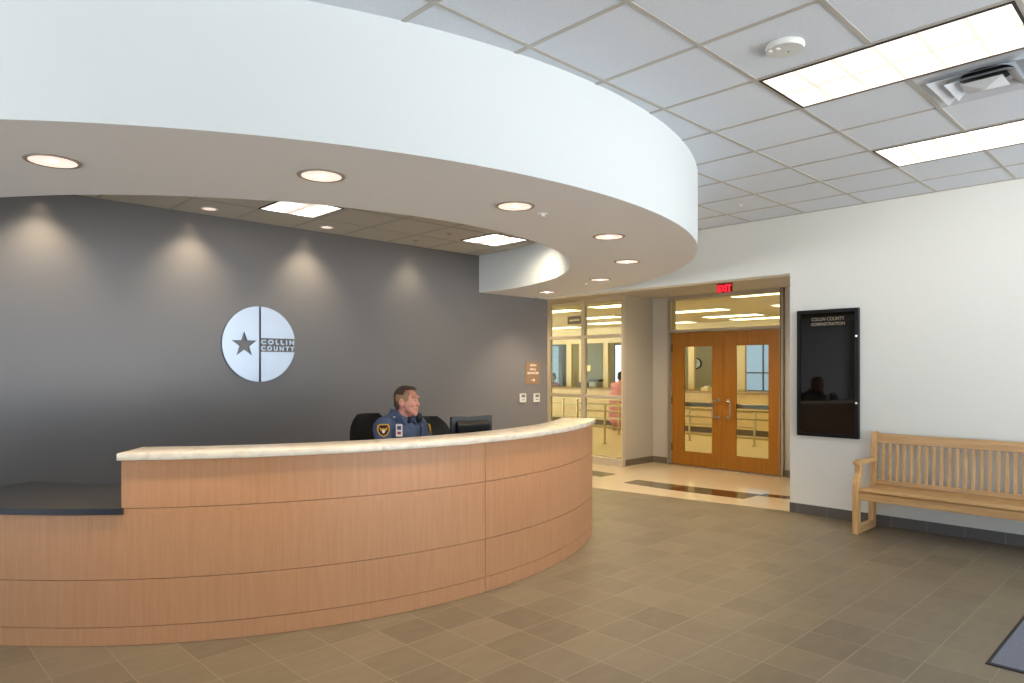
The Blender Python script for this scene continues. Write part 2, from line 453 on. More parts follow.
# dark inlays in the terrazzo
def inlay(n, pts, mat):
    bm = BM(); prism(bm, pts, 'z', -.004, .0022); struct('trim_%d' % n, bm, mat)
inlay(1, [(7.52, 5.60), (7.50, 4.92), (7.90, 4.90), (7.86, 5.62)], M['inlay_grey'])
inlay(2, [(7.50, 4.92), (7.60, 3.92), (8.02, 3.90), (7.90, 4.90)], M['inlay_dark'])
inlay(3, [(7.92, 3.90), (8.02, 3.26), (8.24, 3.26), (8.10, 3.90)], M['inlay_dark'])
inlay(4, [(7.72, 7.2), (7.70, 6.12), (8.06, 6.12), (8.16, 7.2)], M['inlay_grey'])

# right wall with opening, header above it
bm = BM()
prism(bm, [(-4.5, 0), (3.234, 0), (3.234, SZ), (GY, SZ), (GY, CZ + .1), (-4.5, CZ + .1)], 'x', WX, WX + .2)
struct('wall_right', bm, M['white_paint'])
bm = BM(); box(bm, -5, WX + .2, GY, GY + .2, 0, CZ + .1); struct('wall_desk', bm, M['grey_paint'])
bm = BM(); box(bm, WX - .012, WX, -4.5, 3.234, 0, .102); struct('baseboard_right', bm, M['base_tile'])
# unseen lobby walls; the left one has openings added to let daylight in
bm = BM(); box(bm, -5, .6, -4.7, -4.5, 0, CZ + .1); struct('wall_entrance', bm, M['white_paint'])  # added to keep daylight off the left of the desk
bm = BM()
box(bm, -5.2, -5, -4.5, 1.6, 0, CZ + .1); box(bm, -5.2, -5, 6.8, GY + .2, 0, CZ + .1)
box(bm, -5.2, -5, 1.6, 6.8, 0, .4); box(bm, -5.2, -5, 1.6, 6.8, 2.6, CZ + .1); box(bm, -5.2, -5, 4.1, 4.25, .4, 2.6)  # opening added so daylight reaches the grey wall
struct('wall_left', bm, M['white_paint'])

# ceilings
bm = BM(); box(bm, -5, WX, -4.5, GY, CZ, CZ + .08); struct('ceiling', bm, M['acoustic'])
GX0, GY0, GS = 3.124, 1.852, .6096
bm = BM()
k = -13
while GX0 + k * GS < WX:
    x = GX0 + k * GS
    if x > -5: box(bm, x - .012, x + .012, -4.5, GY, CZ - .004, CZ + .001)
    k += 1
for k in range(-10, 9):
    y = GY0 + k * GS
    if -4.5 < y < GY: box(bm, -5, WX, y - .012, y + .012, CZ - .0045, CZ + .0005)
box(bm, WX - .02, WX, -4.5, GY, CZ - .006, CZ + .001)
struct('trim_5', bm, M['tee'])
# ceiling over the desk: disc
bm = BM()
_e = math.asin((GY - SC[1]) / 3.02)
prism(bm, [(SC[0] + 3.02 * cos(-pi - _e + (pi + 2 * _e) * i / 72), SC[1] + 3.02 * sin(-pi - _e + (pi + 2 * _e) * i / 72)) for i in range(73)], 'z', IZ, IZ + .05)
struct('ceiling_desk', bm, M['acoustic_inner'])
bm = BM()
def chord(v, r): return math.sqrt(max(0, r * r - v * v))
for k in range(-6, 6):
    x = 2.845 + k * GS; h = chord(x - SC[0], 2.99)
    if h > 0.3: box(bm, x - .012, x + .012, SC[1] - h, GY, IZ - .004, IZ + .001)
for k in range(0, 6):
    y = 6.36 - k * GS; h = chord(y - SC[1], 2.99)
    if h > .3: box(bm, SC[0] - h, SC[0] + h, y - .012, y + .012, IZ - .0045, IZ + .0005)
struct('trim_6', bm, M['tee'])
# curved soffit ring: underside, outer fascia, inner fascia as one plaster body
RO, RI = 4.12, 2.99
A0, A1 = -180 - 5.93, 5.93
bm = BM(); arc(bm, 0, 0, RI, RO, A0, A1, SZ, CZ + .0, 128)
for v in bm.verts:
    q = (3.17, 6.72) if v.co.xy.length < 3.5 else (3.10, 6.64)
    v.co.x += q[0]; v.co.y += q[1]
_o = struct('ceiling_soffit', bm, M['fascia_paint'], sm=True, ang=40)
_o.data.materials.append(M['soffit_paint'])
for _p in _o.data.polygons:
    if abs(_p.normal.z) > .9: _p.material_index = 1  # underside gets the whiter tone in place of bounce light

# vestibule
bm = BM(); box(bm, WX + .2, 9.6, 3.0, 12, 2.68, 2.76); struct('ceiling_vestibule', bm, M['vest_paint'])
bm = BM()
prism(bm, [(8.80, 6.52), (9.55, 6.52), (9.55, 6.18), (9.68, 6.18), (9.68, 6.56), (8.80, 6.56)], 'z', 0, 2.7)
struct('wall_return', bm, M['vest_paint'])
bm = BM(); box(bm, 9.55, 9.68, 3.0, 4.30, 0, 2.7); box(bm, WX + .2, 9.68, 2.9, 3.0, 0, 2.7); struct('wall_vestibule_side', bm, M['vest_paint'])
M['base_vinyl'] = plain('taupe_cove_base', (112, 100, 86), .5)
bm = BM(); box(bm, 8.80, 9.55, 6.508, 6.52, 0, .1); box(bm, 9.535, 9.55, 6.18, 6.52, 0, .1)
struct('baseboard_vestibule', bm, M['base_vinyl'])
bm = BM(); box(bm, 9.535, 9.55, 3.0, 4.30, 0, .1); struct('baseboard_side', bm, M['base_vinyl'])
bm = BM(); box(bm, WX, WX + .2, GY + .2, 12, 0, 2.76); struct('wall_corridor', bm, M['vest_paint'])  # unseen, added to stop outside daylight reflecting in the office glass
bm = BM(); box(bm, WX + .2, 8.75, 11.9, 12, 0, 2.7); struct('wall_corridor_end', bm, M['vest_paint'])

# glazed screen to the office: window_1 and window_2 bays
def bay(n, y0, y1):
    e = empty('window_%d' % n, (8.75, (y0 + y1) / 2, 0)); e['kind'] = 'structure'
    L = lambda y: y - (y0 + y1) / 2
    bm = BM(); X = .035
    a, b = L(y0), L(y1)
    box(bm, -X, X, a, a + .035, 0, 2.68); box(bm, -X, X, b - .035, b, 0, 2.68)
    box(bm, -X, X, a + .035, b - .035, 2.62, 2.68)
    box(bm, -X - .004, X, a + .035, b - .035, 2.02, 2.075)
    box(bm, -X - .004, X, a + .035, b - .035, 1.055, 1.11)
    box(bm, -X, X, a + .035, b - .035, 0, .11)
    obj('window_frame', bm, M['alum'], e, bevel=.003)
    for z0, z1 in ((.11, 1.055), (1.11, 2.02), (2.075, 2.62)):
        bm = BM(); box(bm, -.004, .004, a + .035, b - .035, z0, z1); obj('pane', bm, M['glass'], e)
bay(1, 6.50, 7.31); bay(2, 7.31, 8.08); bay(3, 8.08, 8.85); bay(4, 8.85, 9.62)
bm = BM(); box(bm, 8.70, 8.80, 9.62, 12, 0, 2.68); struct('wall_screen_end', bm, M['vest_paint'])

# door frame with transom, two leaves
e = empty('trim_7', (9.55, 5.255, 0)); e['kind'] = 'structure'
bm = BM(); h = .925
for s in (-1, 1): box(bm, -.06, .12, min(s * .9, s * h), max(s * .9, s * h) + (0), 0, 2.68)
for s in (-1, 1): box(bm, -.06, .12, s * .925 - .02, s * .925 + .02, 0, 2.68)
box(bm, -.06, .12, -.9, .9, 2.10, 2.145); box(bm, -.06, .12, -.9, .9, 2.62, 2.68)
obj('door_frame', bm, plain('door_frame_paint', (170, 160, 142), .4), e, bevel=.003)
bm = BM(); box(bm, 0, .008, -.9, .9, 2.145, 2.62); obj('pane', bm, M['glass'], e)
bm = BM(); box(bm, -.09, .1, -.9, .9, 0, .012); obj('threshold', bm, M['steel'], e)
def leaf(n, ya, yb, hingeside, g0, g1):
    e = empty('door_%d' % n, (9.56, (ya + yb) / 2, 0)); e['kind'] = 'structure'
    c = (ya + yb) / 2; a, b, g0, g1 = ya - c, yb - c, g0 - c, g1 - c
    bm = BM()
    out = [(a, .012), (b, .012), (b, 2.10), (a, 2.10)]
    x0, x1 = -.005, .04
    box(bm, x0, x1, a, g0, .014, 2.096); box(bm, x0, x1, g1, b, .014, 2.096)
    box(bm, x0, x1, g0, g1, .014, .225); box(bm, x0, x1, g0, g1, 1.88, 2.096)
    bmesh.ops.remove_doubles(bm, verts=bm.verts[:], dist=1e-5)
    obj('leaf', bm, M['door_wood'], e)
    bm = BM(); box(bm, .014, .02, g0, g1, .225, 1.88); obj('pane', bm, M['glass'], e)
    bm = BM()
    t = .006
    for y0, y1, z0, z1 in ((g0, g0 + t, .225, 1.88), (g1 - t, g1, .225, 1.88), (g0, g1, .225, .225 + t), (g0, g1, 1.88 - t, 1.88)):
        box(bm, x0 - .004, x0 + .008, y0, y1, z0, z1)
    obj('glazing_bead', bm, M['door_wood'], e)
    hy = (a if hingeside > 0 else b) + hingeside * .075   # pull side, near the meeting stile
    d = hingeside
    bm = BM(); path(bm, [(-.006, hy, .79), (-.05, hy, .79), (-.062, hy + .012 * d, .79), (-.066, hy + .062 * d, .80), (-.066, hy + .062 * d, 1.04), (-.062, hy + .012 * d, 1.05), (-.05, hy, 1.05), (-.006, hy, 1.05)], .010, 10)
    for z in (.79, 1.05): tube(bm, (-.012, hy, z), (-.004, hy, z), .024, seg=16)
    obj('door_handle', bm, M['steel'], e, sm=True)
    bm = BM(); yy0, yy1 = a + .03, b - .03
    box(bm, .075, .11, yy0, yy1, .93, 1.0)
    box(bm, .04, .075, yy0, yy0 + .08, .925, 1.005); box(bm, .04, .075, yy1 - .08, yy1, .925, 1.005)
    obj('push_bar', bm, M['steel'], e, bevel=.006)
    hb = b if d > 0 else a
    for z in (.28, 1.02, 1.85):
        bm = BM(); tube(bm, (-.012, hb, z - .06), (-.012, hb, z + .06), .009); obj('hinge', bm, M['dark_plastic'], e, sm=True)
leaf(1, 5.257, 6.153, 1, 5.44, 5.945)
leaf(2, 4.357, 5.253, -1, 4.54, 5.06)

# ------------------------------------------------------------------ office behind the glass
bm = BM(); box(bm, 9.6, 22, -1, 22, 2.68, 2.76); struct('ceiling_office', bm, M['office_ceiling'])
bm = BM(); box(bm, 9.55, 9.68, 4.32, 6.16, 2.68, 2.7); struct('trim_8', bm, M['vest_paint'])
bm = BM(); box(bm, 15.5, 15.58, -1, 22, 2.25, 2.68); box(bm, 15.5, 15.58, -1, 22, 0, .985)
for a, b in ((13.44, 13.63), (12.86, 13.14), (12.08, 12.24), (9.33, 9.51), (7.96, 8.17), (6.3, 6.5), (14.9, 15.1), (10.7, 10.85)): box(bm, 15.5, 15.58, a, b, .98, 2.25)
struct('wall_service', bm, M['office_paint'])
bm = BM(); box(bm, 19.0, 19.1, -1, 22, 0, 2.68); struct('wall_back_office', bm, M['office_green'])
bm = BM(); box(bm, 9.6, 22, 21.9, 22, 0, 2.68); struct('wall_office_left', bm, M['office_paint'])
bm = BM(); box(bm, 9.6, 22, -1.1, -1, 0, 2.68); struct('wall_office_right', bm, M['office_paint'])
# service counter
e = empty('service_counter', (14.9, 10, 0), label='long honey-coloured wooden service counter across the back of the glazed office', cat='counter')
bm = BM(); box(bm, -.22, .59, -9, 10, .14, .94); obj('front_panel', bm, M['counter_wood'], e)
bm = BM(); box(bm, -.12, .59, -9, 10, 0, .14); obj('toe_kick', bm, plain('toe_kick_brown', (120, 98, 62), .6), e)
bm = BM(); box(bm, -.26, .59, -9, 10, .94, .985); obj('worktop', bm, plain('counter_laminate', (168, 136, 74), .35), e, bevel=.004)
# daylight windows in the back wall
def farwin(n, y0, y1, z0, z1, mat, muntins=1, hz=None):
    e = empty('window_%d' % n, (18.98, (y0 + y1) / 2, z0)); e['kind'] = 'structure'
    w_, h_ = (y1 - y0) / 2, z1 - z0
    bm = BM(); box(bm, -.02, .0, -w_, w_, 0, h_); obj('pane', bm, mat, e)
    bm = BM()
    for a, b, c, d in ((-w_ - .04, -w_, -.04, h_ + .04), (w_, w_ + .04, -.04, h_ + .04), (-w_, w_, -.04, 0), (-w_, w_, h_, h_ + .04)): box(bm, -.05, 0, a, b, c, d)
    for i in range(muntins):
        y = -w_ + (i + 1) * 2 * w_ / (muntins + 1); box(bm, -.045, -.02, y - .02, y + .02, 0, h_)
    if hz: box(bm, -.045, -.02, -w_, w_, hz - z0 - .02, hz - z0 + .02)
    obj('window_frame', bm, M['grey_blue'], e)
farwin(5, 13.6, 14.45, 1.0, 2.32, M['sky_glow'], 0)
farwin(6, 16.9, 17.5, 1.0, 2.35, M['sky_blue'], 0)
farwin(7, 8.6, 9.75, .9, 2.3, M['sky_blue'], 1, 1.4)
bm = BM(); box(bm, 17.0, 17.08, 14.88, 15.3, 0, 2.3); tag(obj('room_divider', bm, M['grey_blue']), 'tall grey divider panel behind the service counter at far left', 'divider')

# railings
def railing(x, ys, zt, zl, label):
    e = empty('queue_railing', (x, (ys[0] + ys[-1]) / 2, 0), label=label, cat='railing', group=None)
    c = (ys[0] + ys[-1]) / 2
    for z, nm in ((zt, 'top_rail'), (zt - .14, 'middle_rail'), (zl, 'lower_rail')):
        bm = BM(); tube(bm, (0, ys[0] - c, z), (0, ys[-1] - c, z), .019); obj(nm, bm, M['brass'], e, sm=True)
    for y in ys:
        bm = BM(); tube(bm, (0, y - c, .0), (0, y - c, zt), .022); lathe(bm, [(.055, 0), (.055, .012), (.022, .016)], (0, y - c, 0), 16)
        obj('post', bm, M['brass'], e, sm=True)
railing(11.15, [4.5, 6.0, 7.4, 8.77, 9.5], .80, .34, 'polished steel queue railing nearest the glazed doors in the office')
railing(12.85, [6.4, 7.85, 9.7, 10.95, 11.4, 12.2], .80, .37, 'farther polished steel queue railing just before the service counter')

# office strip lights
strips = [(10.15, 9.3), (10.0, 7.5), (9.98, 4.75), (12.1, 9.75), (12.05, 7.2), (12.1, 5.0), (13.75, 7.35), (13.75, 10.6), (14.5, 12.9), (14.85, 7.3), (14.85, 9.6), (17.4, 13.0), (17.4, 9.6), (17.4, 16.2)]
proto = empty('strip_light', (0, 0, 2.68), label='', cat='ceiling light', group='strip lights on the office ceiling')
bm = BM(); box(bm, -.21, .21, -.64, .64, -.022, 0)
obj('housing', bm, M['white_plastic'], proto)
bm = BM(); box(bm, -.18, .18, -.61, .61, -.026, -.0221); obj('diffuser', bm, M['panel_office'], proto)
for i, (x, y) in enumerate(strips):
    o = proto if i == 0 else copy_tree(proto)
    o.location = (x, y, 2.679)
    o['label'] = 'white fluorescent strip light on the office ceiling behind the glass'
e = empty('hanging_sign', (11.5, 9.86, 2.5), label='brown sign hanging from the office ceiling behind the left glass', cat='sign')
bm = BM(); box(bm, -.012, .012, -.21, .21, 0, .17); obj('sign_board', bm, M['sign_brown'], e)
for y in (-.16, .16):
    bm = BM(); tube(bm, (0, y, .17), (0, y, .18), .004); obj('hanger', bm, M['steel'], e)
bm = BM()
for i in range(7): box(bm, -.0135, -.012, .12 - i * .04, .145 - i * .04, .065, .10)
obj('lettering', bm, M['paper_warm'], e)
# clock
e = empty('wall_clock', (18.99, 11.34, 1.68), label='round black-rimmed wall clock on the office back wall', cat='clock')
bm = BM(); tube(bm, (0, 0, 0), (-.03, 0, 0), .17, seg=32); obj('clock_case', bm, M['black'], e)
bm = BM(); tube(bm, (-.03, 0, 0), (-.033, 0, 0), .135, seg=32); obj('dial', bm, M['paper'], e)
bm = BM(); box(bm, -.036, -.033, -.006, .006, 0, .09); box(bm, -.036, -.033, 0, .07, -.006, .006); obj('hands', bm, M['black'], e)
# notices on the service windows
for y, z, l in ((14.27, 1.45, 'pale notice taped up above the person in red'), (12.79, 1.45, 'pale notice taped up above the copier')):
    bm = BM(); box(bm, 15.45, 15.455, y - .12, y + .12, z, z + .17)
    tag(obj('paper_notice', bm, M['paper_warm']), l, 'notice')
for y, lbl in ((14.27, 'service window glass behind which the person in red sits'), (12.66, 'service window glass in front of the copier')):
    bm = BM(); box(bm, 15.455, 15.462, y - .5 if y > 14 else 12.24, y + .6 if y > 14 else 12.9, .985, 2.25)
    o = obj('service_glass', bm, M['glass']); o['kind'] = 'structure'; o.name = 'window_%d' % (8 if y > 14 else 9)
# copier and desk clutter
e = empty('copier', (16.6, 13.5, 0), label='grey-green office copier behind the service counter', cat='copier')
bm = BM(); box(bm, -.3, .3, -.26, .26, 0, .85); obj('cabinet', bm, M['machine'], e, bevel=.01)
bm = BM(); box(bm, -.32, .32, -.3, .3, .86, 1.12); obj('scanner_unit', bm, M['white_plastic'], e, bevel=.015)
bm = BM(); box(bm, -.3, .3, -.28, .28, 1.125, 1.2); obj('lid', bm, M['machine'], e, bevel=.02)
for y, w_, h_, m_, l, nm in ((12.6, .12, .22, 'machine', 'small dark desk printer on the service counter by the bright window', 'desk_printer'), (9.66, .16, .16, 'machine', 'dark card terminal on the service counter behind the left door', 'card_terminal'), (8.72, .1, .12, 'paper_warm', 'yellow-white tissue box on the service counter', 'tissue_box')):
    e = empty(nm, (15.05, y, .985), label=l, cat=nm.split('_')[1])
    bm = BM(); box(bm, -.1, .1, -w_, w_, 0, h_ * .7); obj('body', bm, M[m_], e, bevel=.01)
    bm = BM(); box(bm, -.02, .08, -w_ * .6, w_ * .6, h_ * .7, h_); obj('top', bm, M['paper'], e, bevel=.005)

# vestibule ceiling sprinkler
e = empty('sprinkler_head', (8.9, 5.77, 2.68), label='small sprinkler head on the vestibule ceiling left of the doors', cat='sprinkler')
bm = BM(); lathe(bm, [(0, -.006), (.035, -.006), (.04, 0)], seg=20); obj('escutcheon', bm, M['steel'], e, sm=True)
bm = BM(); lathe(bm, [(.01, -.006), (.01, -.035), (.022, -.038), (.022, -.042), (0, -.042)], seg=16); obj('deflector', bm, M['steel'], e, sm=True)

# unseen downlights added behind the header to warm the vestibule
for i, (x, y) in enumerate(((8.0, 4.4), (7.95, 5.9), (7.85, 7.9))):
    e = empty('vestibule_downlight', (x, y, 2.68), label=['vestibule downlight nearest the white wall, above the dark inlay', 'vestibule downlight above the glazed screen corner', 'vestibule downlight deep behind the grey wall'][i], cat='downlight')
    bm = BM(); lathe(bm, [(.07, .02), (.075, -.004), (.095, -.005), (.1, 0)], seg=32); obj('trim_ring', bm, M['white_plastic'], e, sm=True)
    bm = BM(); lathe(bm, [(.077, -.004), (.0, -.002)], seg=32); obj('reflector', bm, M['can'], e, sm=True)
    lamp('vestibule_lamp', 'SPOT', (x, y, 2.65), (90, 85, 80)[i], (1, .82, .58), size=.05, spot=150, blend=.9)
# exit sign
e = empty('exit_sign', (8.3, 4.55, 2.68), label='red lit EXIT sign on the vestibule ceiling above the wooden doors', cat='sign')
bm = BM(); box(bm, -.03, .03, -.15, .15, -.03, 0); obj('housing', bm, M['steel'], e)
bm = BM(); box(bm, .0, .012, -.11, .11, -.15, -.03); obj('plate', bm, M['exit_plate'], e)
text('lettering', 'EXIT', .125, .002, M['exit_red'], e, (-.004, .098, -.138), (R(90), 0, R(-90)), width=.195, bold=.004)

# ------------------------------------------------------------------ reception desk
desk = empty('reception_desk', (DC[0], DC[1], 0), label='big curved maple reception desk with cream marble ledge and low dark top', cat='desk')
AE, AT, AL = -55.5, -128.55, -152.5
RB = 3.292
Z1, Z2, Z3, ZT, ZL = .104, .366, .76, 1.03, .732
gp = .0035
bm = BM(); arc(bm, 0, 0, RB - .06, RB - .014, AL + .05, AE - .05, .005, .725, 96); arc(bm, 0, 0, RB - .06, RB - .014, AT + .1, AE - .05, .725, ZT - .005, 96)
obj('core', bm, M['maple_core'], desk, sm=True, ang=40)
def panel(a0, a1, z0, z1):
    bm = BM(); da = math.degrees(gp / RB)
    arc(bm, 0, 0, RB - .016, RB, a0 + da * .5, a1 - da * .5, z0, z1, 48)
    obj('panel', bm, M['maple'], desk, sm=True, ang=40)
for a0, a1 in ((AL, AT - 9), (AT - 9, -90), (-90, AE)):
    for z0, z1 in ((.002, Z1 - gp / 2), (Z1 + gp / 2, Z2 - gp / 2), (Z2 + gp / 2, .7265)):
        if a0 < AT - 8.9 and a0 == AL: panel(a0, a1 + math.degrees(gp / RB) * .9, z0, z1)
        else: panel(a0, a1, z0, z1)
# strip between low-top underside and the reveal line, then the tall upper band
for a0, a1 in ((AT, -90), (-90, AE)):
    panel(a0, a1, .7265, Z3 - gp / 2); panel(a0, a1, Z3 + gp / 2, ZT)
# tall part side and end cheeks, inner wall
def radial_board(name, ang, r0, r1, z0, z1, t=.02, mat='maple', bv=0):
    bm = BM(); box(bm, r0, r1, -t / 2, t / 2, z0, z1)
    bmesh.ops.rotate(bm, verts=bm.verts[:], cent=(0, 0, 0), matrix=Matrix.Rotation(R(ang), 3, 'Z'))
    return obj(name, bm, M[mat], desk, bevel=bv)
radial_board('end_panel', AE, 2.6, RB, 0, .732); radial_board('end_panel', AE, 3.02, RB, .762, ZT)
radial_board('end_panel', AT, 3.02, RB - .001, .762, ZT)
radial_board('end_panel', AL, 2.6, RB, 0, .732)
bm = BM(); arc(bm, 0, 0, 3.02, 3.04, AT, AE, .762, ZT, 64); obj('inner_panel', bm, M['maple'], desk, sm=True, ang=40)
# low worktop all the way round, marble ledge
bm = BM(); arc(bm, 0, 0, 2.50, RB - .02, AT - .0, AE, .732, .762, 96); arc(bm, 0, 0, 2.50, RB + .018, AL - .3, AT - .01, .735, .7655, 48)
o = obj('worktop', bm, M['laptop_top'], desk, bevel=.002, sm=True, ang=40)
bm = BM(); arc(bm, 0, 0, RB + .0181, RB + .021, AL - .3, AT - .01, .732, .7655, 48); obj('edge_band', bm, M['navy_edge'], desk, sm=True, ang=40)
bm = BM(); arc(bm, 0, 0, 2.995, RB + .03, AT - .4, AE + .3, ZT, ZT + .040, 128); obj('ledge', bm, M['marble'], desk, bevel=.004, sm=True, ang=40)['label'] = 'cream marble ledge with white front edge'
bm = BM(); tube(bm, (0, 0, 0), (.035, 0, 0), .022, .026, 16)
bmesh.ops.transform(bm, matrix=Matrix.Translation((3.19 * cos(R(AE)), 3.19 * sin(R(AE)), .5)) @ Matrix.Rotation(R(AE + 90), 4, 'Z') @ Matrix.Translation((.01, 0, 0)), verts=bm.verts[:])
obj('bumper', bm, M['navy_edge'], desk, sm=True)

# ------------------------------------------------------------------ fixtures
# ring downlights
proto = empty('recessed_downlight', (0, 0, 0), cat='downlight', group='downlights round the curved soffit')
bm = BM(); lathe(bm, [(.100, .03), (.104, -.005), (.120, -.006), (.125, -.002), (.125, .0)], seg=40); obj('trim_ring', bm, M['trim_ring'], proto, sm=True)
bm = BM(); lathe(bm, [(.104, -.0045), (.09, -.003), (.0, -.0015)], seg=40)
obj('reflector', bm, M['can'], proto, sm=True)
bm = BM(); lathe(bm, [(0, -.008), (.014, -.007), (.02, -.003)], seg=20); obj('lamp_bulb', bm, M['lampface'], proto, sm=True)
angs = [(.742, 3.995), (1.814, 3.31), (3.025, 3.088), (4.247, 3.299), (5.368, 3.954), (6.237, 4.974), (6.755, 6.285)]
where = ['leftmost soffit downlight, above the low dark counter', 'second downlight from the left on the soffit, largest of the middle run', 'soffit downlight above the computer monitor', 'soffit downlight left of the outer curve, above the desk end',
         'rightmost soffit downlight, nearest the outer edge', 'small soffit downlight between the rightmost and the grey wall', 'farthest soffit downlight, close to the end of the grey wall']
for i, ((x, y), l) in enumerate(zip(angs, where)):
    o = proto if i == 0 else copy_tree(proto)
    o.location = (x, y, SZ); o['label'] = l
    lamp('downlight_lamp', 'SPOT', (x, y, SZ - .03), 70, (1, .80, .58), size=.05, spot=115, blend=.8)
# hidden continuation of the ring to the left
# small wall washers over the desk
protos = empty('wall_washer_downlight', (0, 0, 0), cat='downlight', group='small downlights washing the grey wall')
bm = BM(); lathe(bm, [(.055, .03), (.06, -.004), (.078, -.005), (.082, 0)], seg=32); obj('trim_ring', bm, M['white_plastic'], protos, sm=True)
bm = BM(); lathe(bm, [(.062, -.004), (.0, -.002)], seg=32); obj('reflector', bm, M['can'], protos, sm=True)
wl = ['small downlight left of the square panel over the desk', 'small downlight right of the square panel over the desk']
for i, x in enumerate((2.50, 3.73)):
    o = protos if i == 0 else copy_tree(protos)
    o.location = (x, 6.69, IZ); o['label'] = wl[i]
for x, k in ((1.20, 1), (2.42, 1), (3.62, 1), (5.0, .45)):
    lamp('washer_lamp', 'SPOT', (x, 6.69, IZ - .02), 44 * k, (1, .80, .54), size=.05, spot=92, blend=1.0, rot=(R(12), 0, 0))
    lamp('washer_lamp', 'SPOT', (x, 6.80, IZ - .02), 1.3 * k, (1, .80, .55), size=.02, spot=56, blend=1.0, rot=(R(38), 0, 0))  # extra spot added only to brighten the scallop top
fw = copy_tree(protos); fw.location = (5.454, 5.47, IZ); fw['label'] = 'small downlight lighting the inner curve of the soffit'  # added fixture, out of sight above the soffit edge
lamp('fascia_lamp', 'SPOT', (5.34, 5.56, IZ - .02), 48, (1, .86, .62), size=.05, spot=140, blend=.6, rot=(0, R(-14), 0))  # fill spot added to brighten the inner fascia
# the two square panels over the desk
def troffer(name, x0, x1, y0, y1, z, label, group, ori):
    e = empty(name, ((x0 + x1) / 2, (y0 + y1) / 2, z), label=label, cat='ceiling light', group=group)
    a, b = (x1 - x0) / 2, (y1 - y0) / 2
    bm = BM(); t = .014
    for q in ((-a, a, -b, -b + t), (-a, a, b - t, b), (-a, -a + t, -b + t, b - t), (a - t, a, -b + t, b - t)): box(bm, *q, -.008, 0)
    obj('frame', bm, M['tee_black'], e)
    bm = BM(); box(bm, -a + t, a - t, -b + t, b - t, -.006, -.001); obj('diffuser', bm, M['panel'], e)
    return e
troffer('square_panel_light', 2.82, 3.40, 5.765, 6.348, IZ, 'square glowing panel above the round metal emblem', 'square panels over the desk', 0)
troffer('square_panel_light', 5.23, 5.80, 5.68, 6.26, IZ, 'square glowing panel beside the inner curve of the soffit', 'square panels over the desk', 0)
# lobby troffers
def lobby_troffer(i, j0, label, mirror=True):
    x0 = GX0 + i * GS + .012; y1 = GY0 + j0 * GS - .012; y0 = y1 + .024 - 2 * GS
    return troffer('troffer_light', x0, x0 + GS - .024, y0, y1, CZ, label, 'long troffers in the lobby ceiling', 0)
lobby_troffer(1, 0, 'long bright troffer beside the round ceiling sensor')
lobby_troffer(4, 0, 'long bright troffer nearest the white wall, beyond the air vent')

# air diffuser
cx, cy = GX0 + 2.5 * GS, GY0 - 1.5 * GS
e = empty('air_diffuser', (cx, cy, CZ), label='white square louvred air diffuser between the two troffers', cat='vent')
def sq(bm, ra, za, rb, zb):
    A = [bm.verts.new((sx * ra, sy * ra, za)) for sx, sy in ((-1, -1), (1, -1), (1, 1), (-1, 1))]
    B = [bm.verts.new((sx * rb, sy * rb, zb)) for sx, sy in ((-1, -1), (1, -1), (1, 1), (-1, 1))]
    for k in range(4): bm.faces.new((A[k], A[(k + 1) % 4], B[(k + 1) % 4], B[k]))
vm = plain('diffuser_enamel', (196, 200, 206), .35)
bm = BM(); sq(bm, .292, -.006, .262, -.004); sq(bm, .262, -.004, .235, .0); obj('outer_frame', bm, vm, e)
bm = BM(); sq(bm, .235, -.001, .20, -.002); sq(bm, .235, -.03, .165, -.001); obj('middle_cone', bm, vm, e)
bm = BM(); sq(bm, .165, -.036, .11, -.002); obj('inner_cone', bm, vm, e)
bm = BM(); sq(bm, .10, -.034, .001, -.06); sq(bm, .10, -.034, .001, -.012); obj('centre_plaque', bm, vm, e)
bm = BM(); tube(bm, (-.06, -.02, -.0025), (-.06, -.02, -.004), .13, seg=28); obj('neck', bm, M['black'], e)
# ceiling sensor
e = empty('ceiling_sensor', (3.435, 1.548, CZ), label='round white occupancy sensor on the lobby ceiling tile', cat='sensor')
bm = BM(); lathe(bm, [(.092, 0), (.095, -.012), (.088, -.028), (.0, -.030)], seg=40); obj('dome', bm, plain('sensor_white', (206, 208, 204), .4), e, sm=True, ang=50)
bm = BM()
for a in (-.02, .02): ball(bm, (-.045, .035 + a, -.03), (.014, .012, .006), sub=2)
obj('lens', bm, M['paper'], e)
bm = BM(); ball(bm, (.02, -.01, -.03), .004, sub=2); obj('indicator', bm, M['dark_plastic'], e)
# small escutcheons
def plate(loc, label, r=.03, mat='white_plastic'):
    e = empty('sprinkler_head', loc, label=label, cat='sprinkler')
    bm = BM(); lathe(bm, [(0, -.006), (r * .9, -.006), (r, 0)], seg=24); obj('cover_plate', bm, M[mat], e, sm=True)
    bm = BM(); lathe(bm, [(r * .4, -.006), (r * .35, -.016), (0, -.018)], seg=16); obj('pin', bm, M[mat], e, sm=True)
plate((3.315, 3.12, SZ), 'small white sprinkler cap on the soffit beside the third downlight', .034)
plate((6.374, 5.295, SZ), 'tiny sprinkler cap on the soffit left of the second farthest downlight', .03)
plate((6.482, 3.382, CZ), 'small sprinkler cap on the lobby ceiling near the white wall', .035)
plate((4.88, 6.66, IZ), 'sprinkler cap on the ceiling over the desk near the grey wall', .04, 'tee')
plate((4.89, 6.05, IZ), 'sprinkler cap on the ceiling over the desk left of the farther square panel', .035, 'tee')

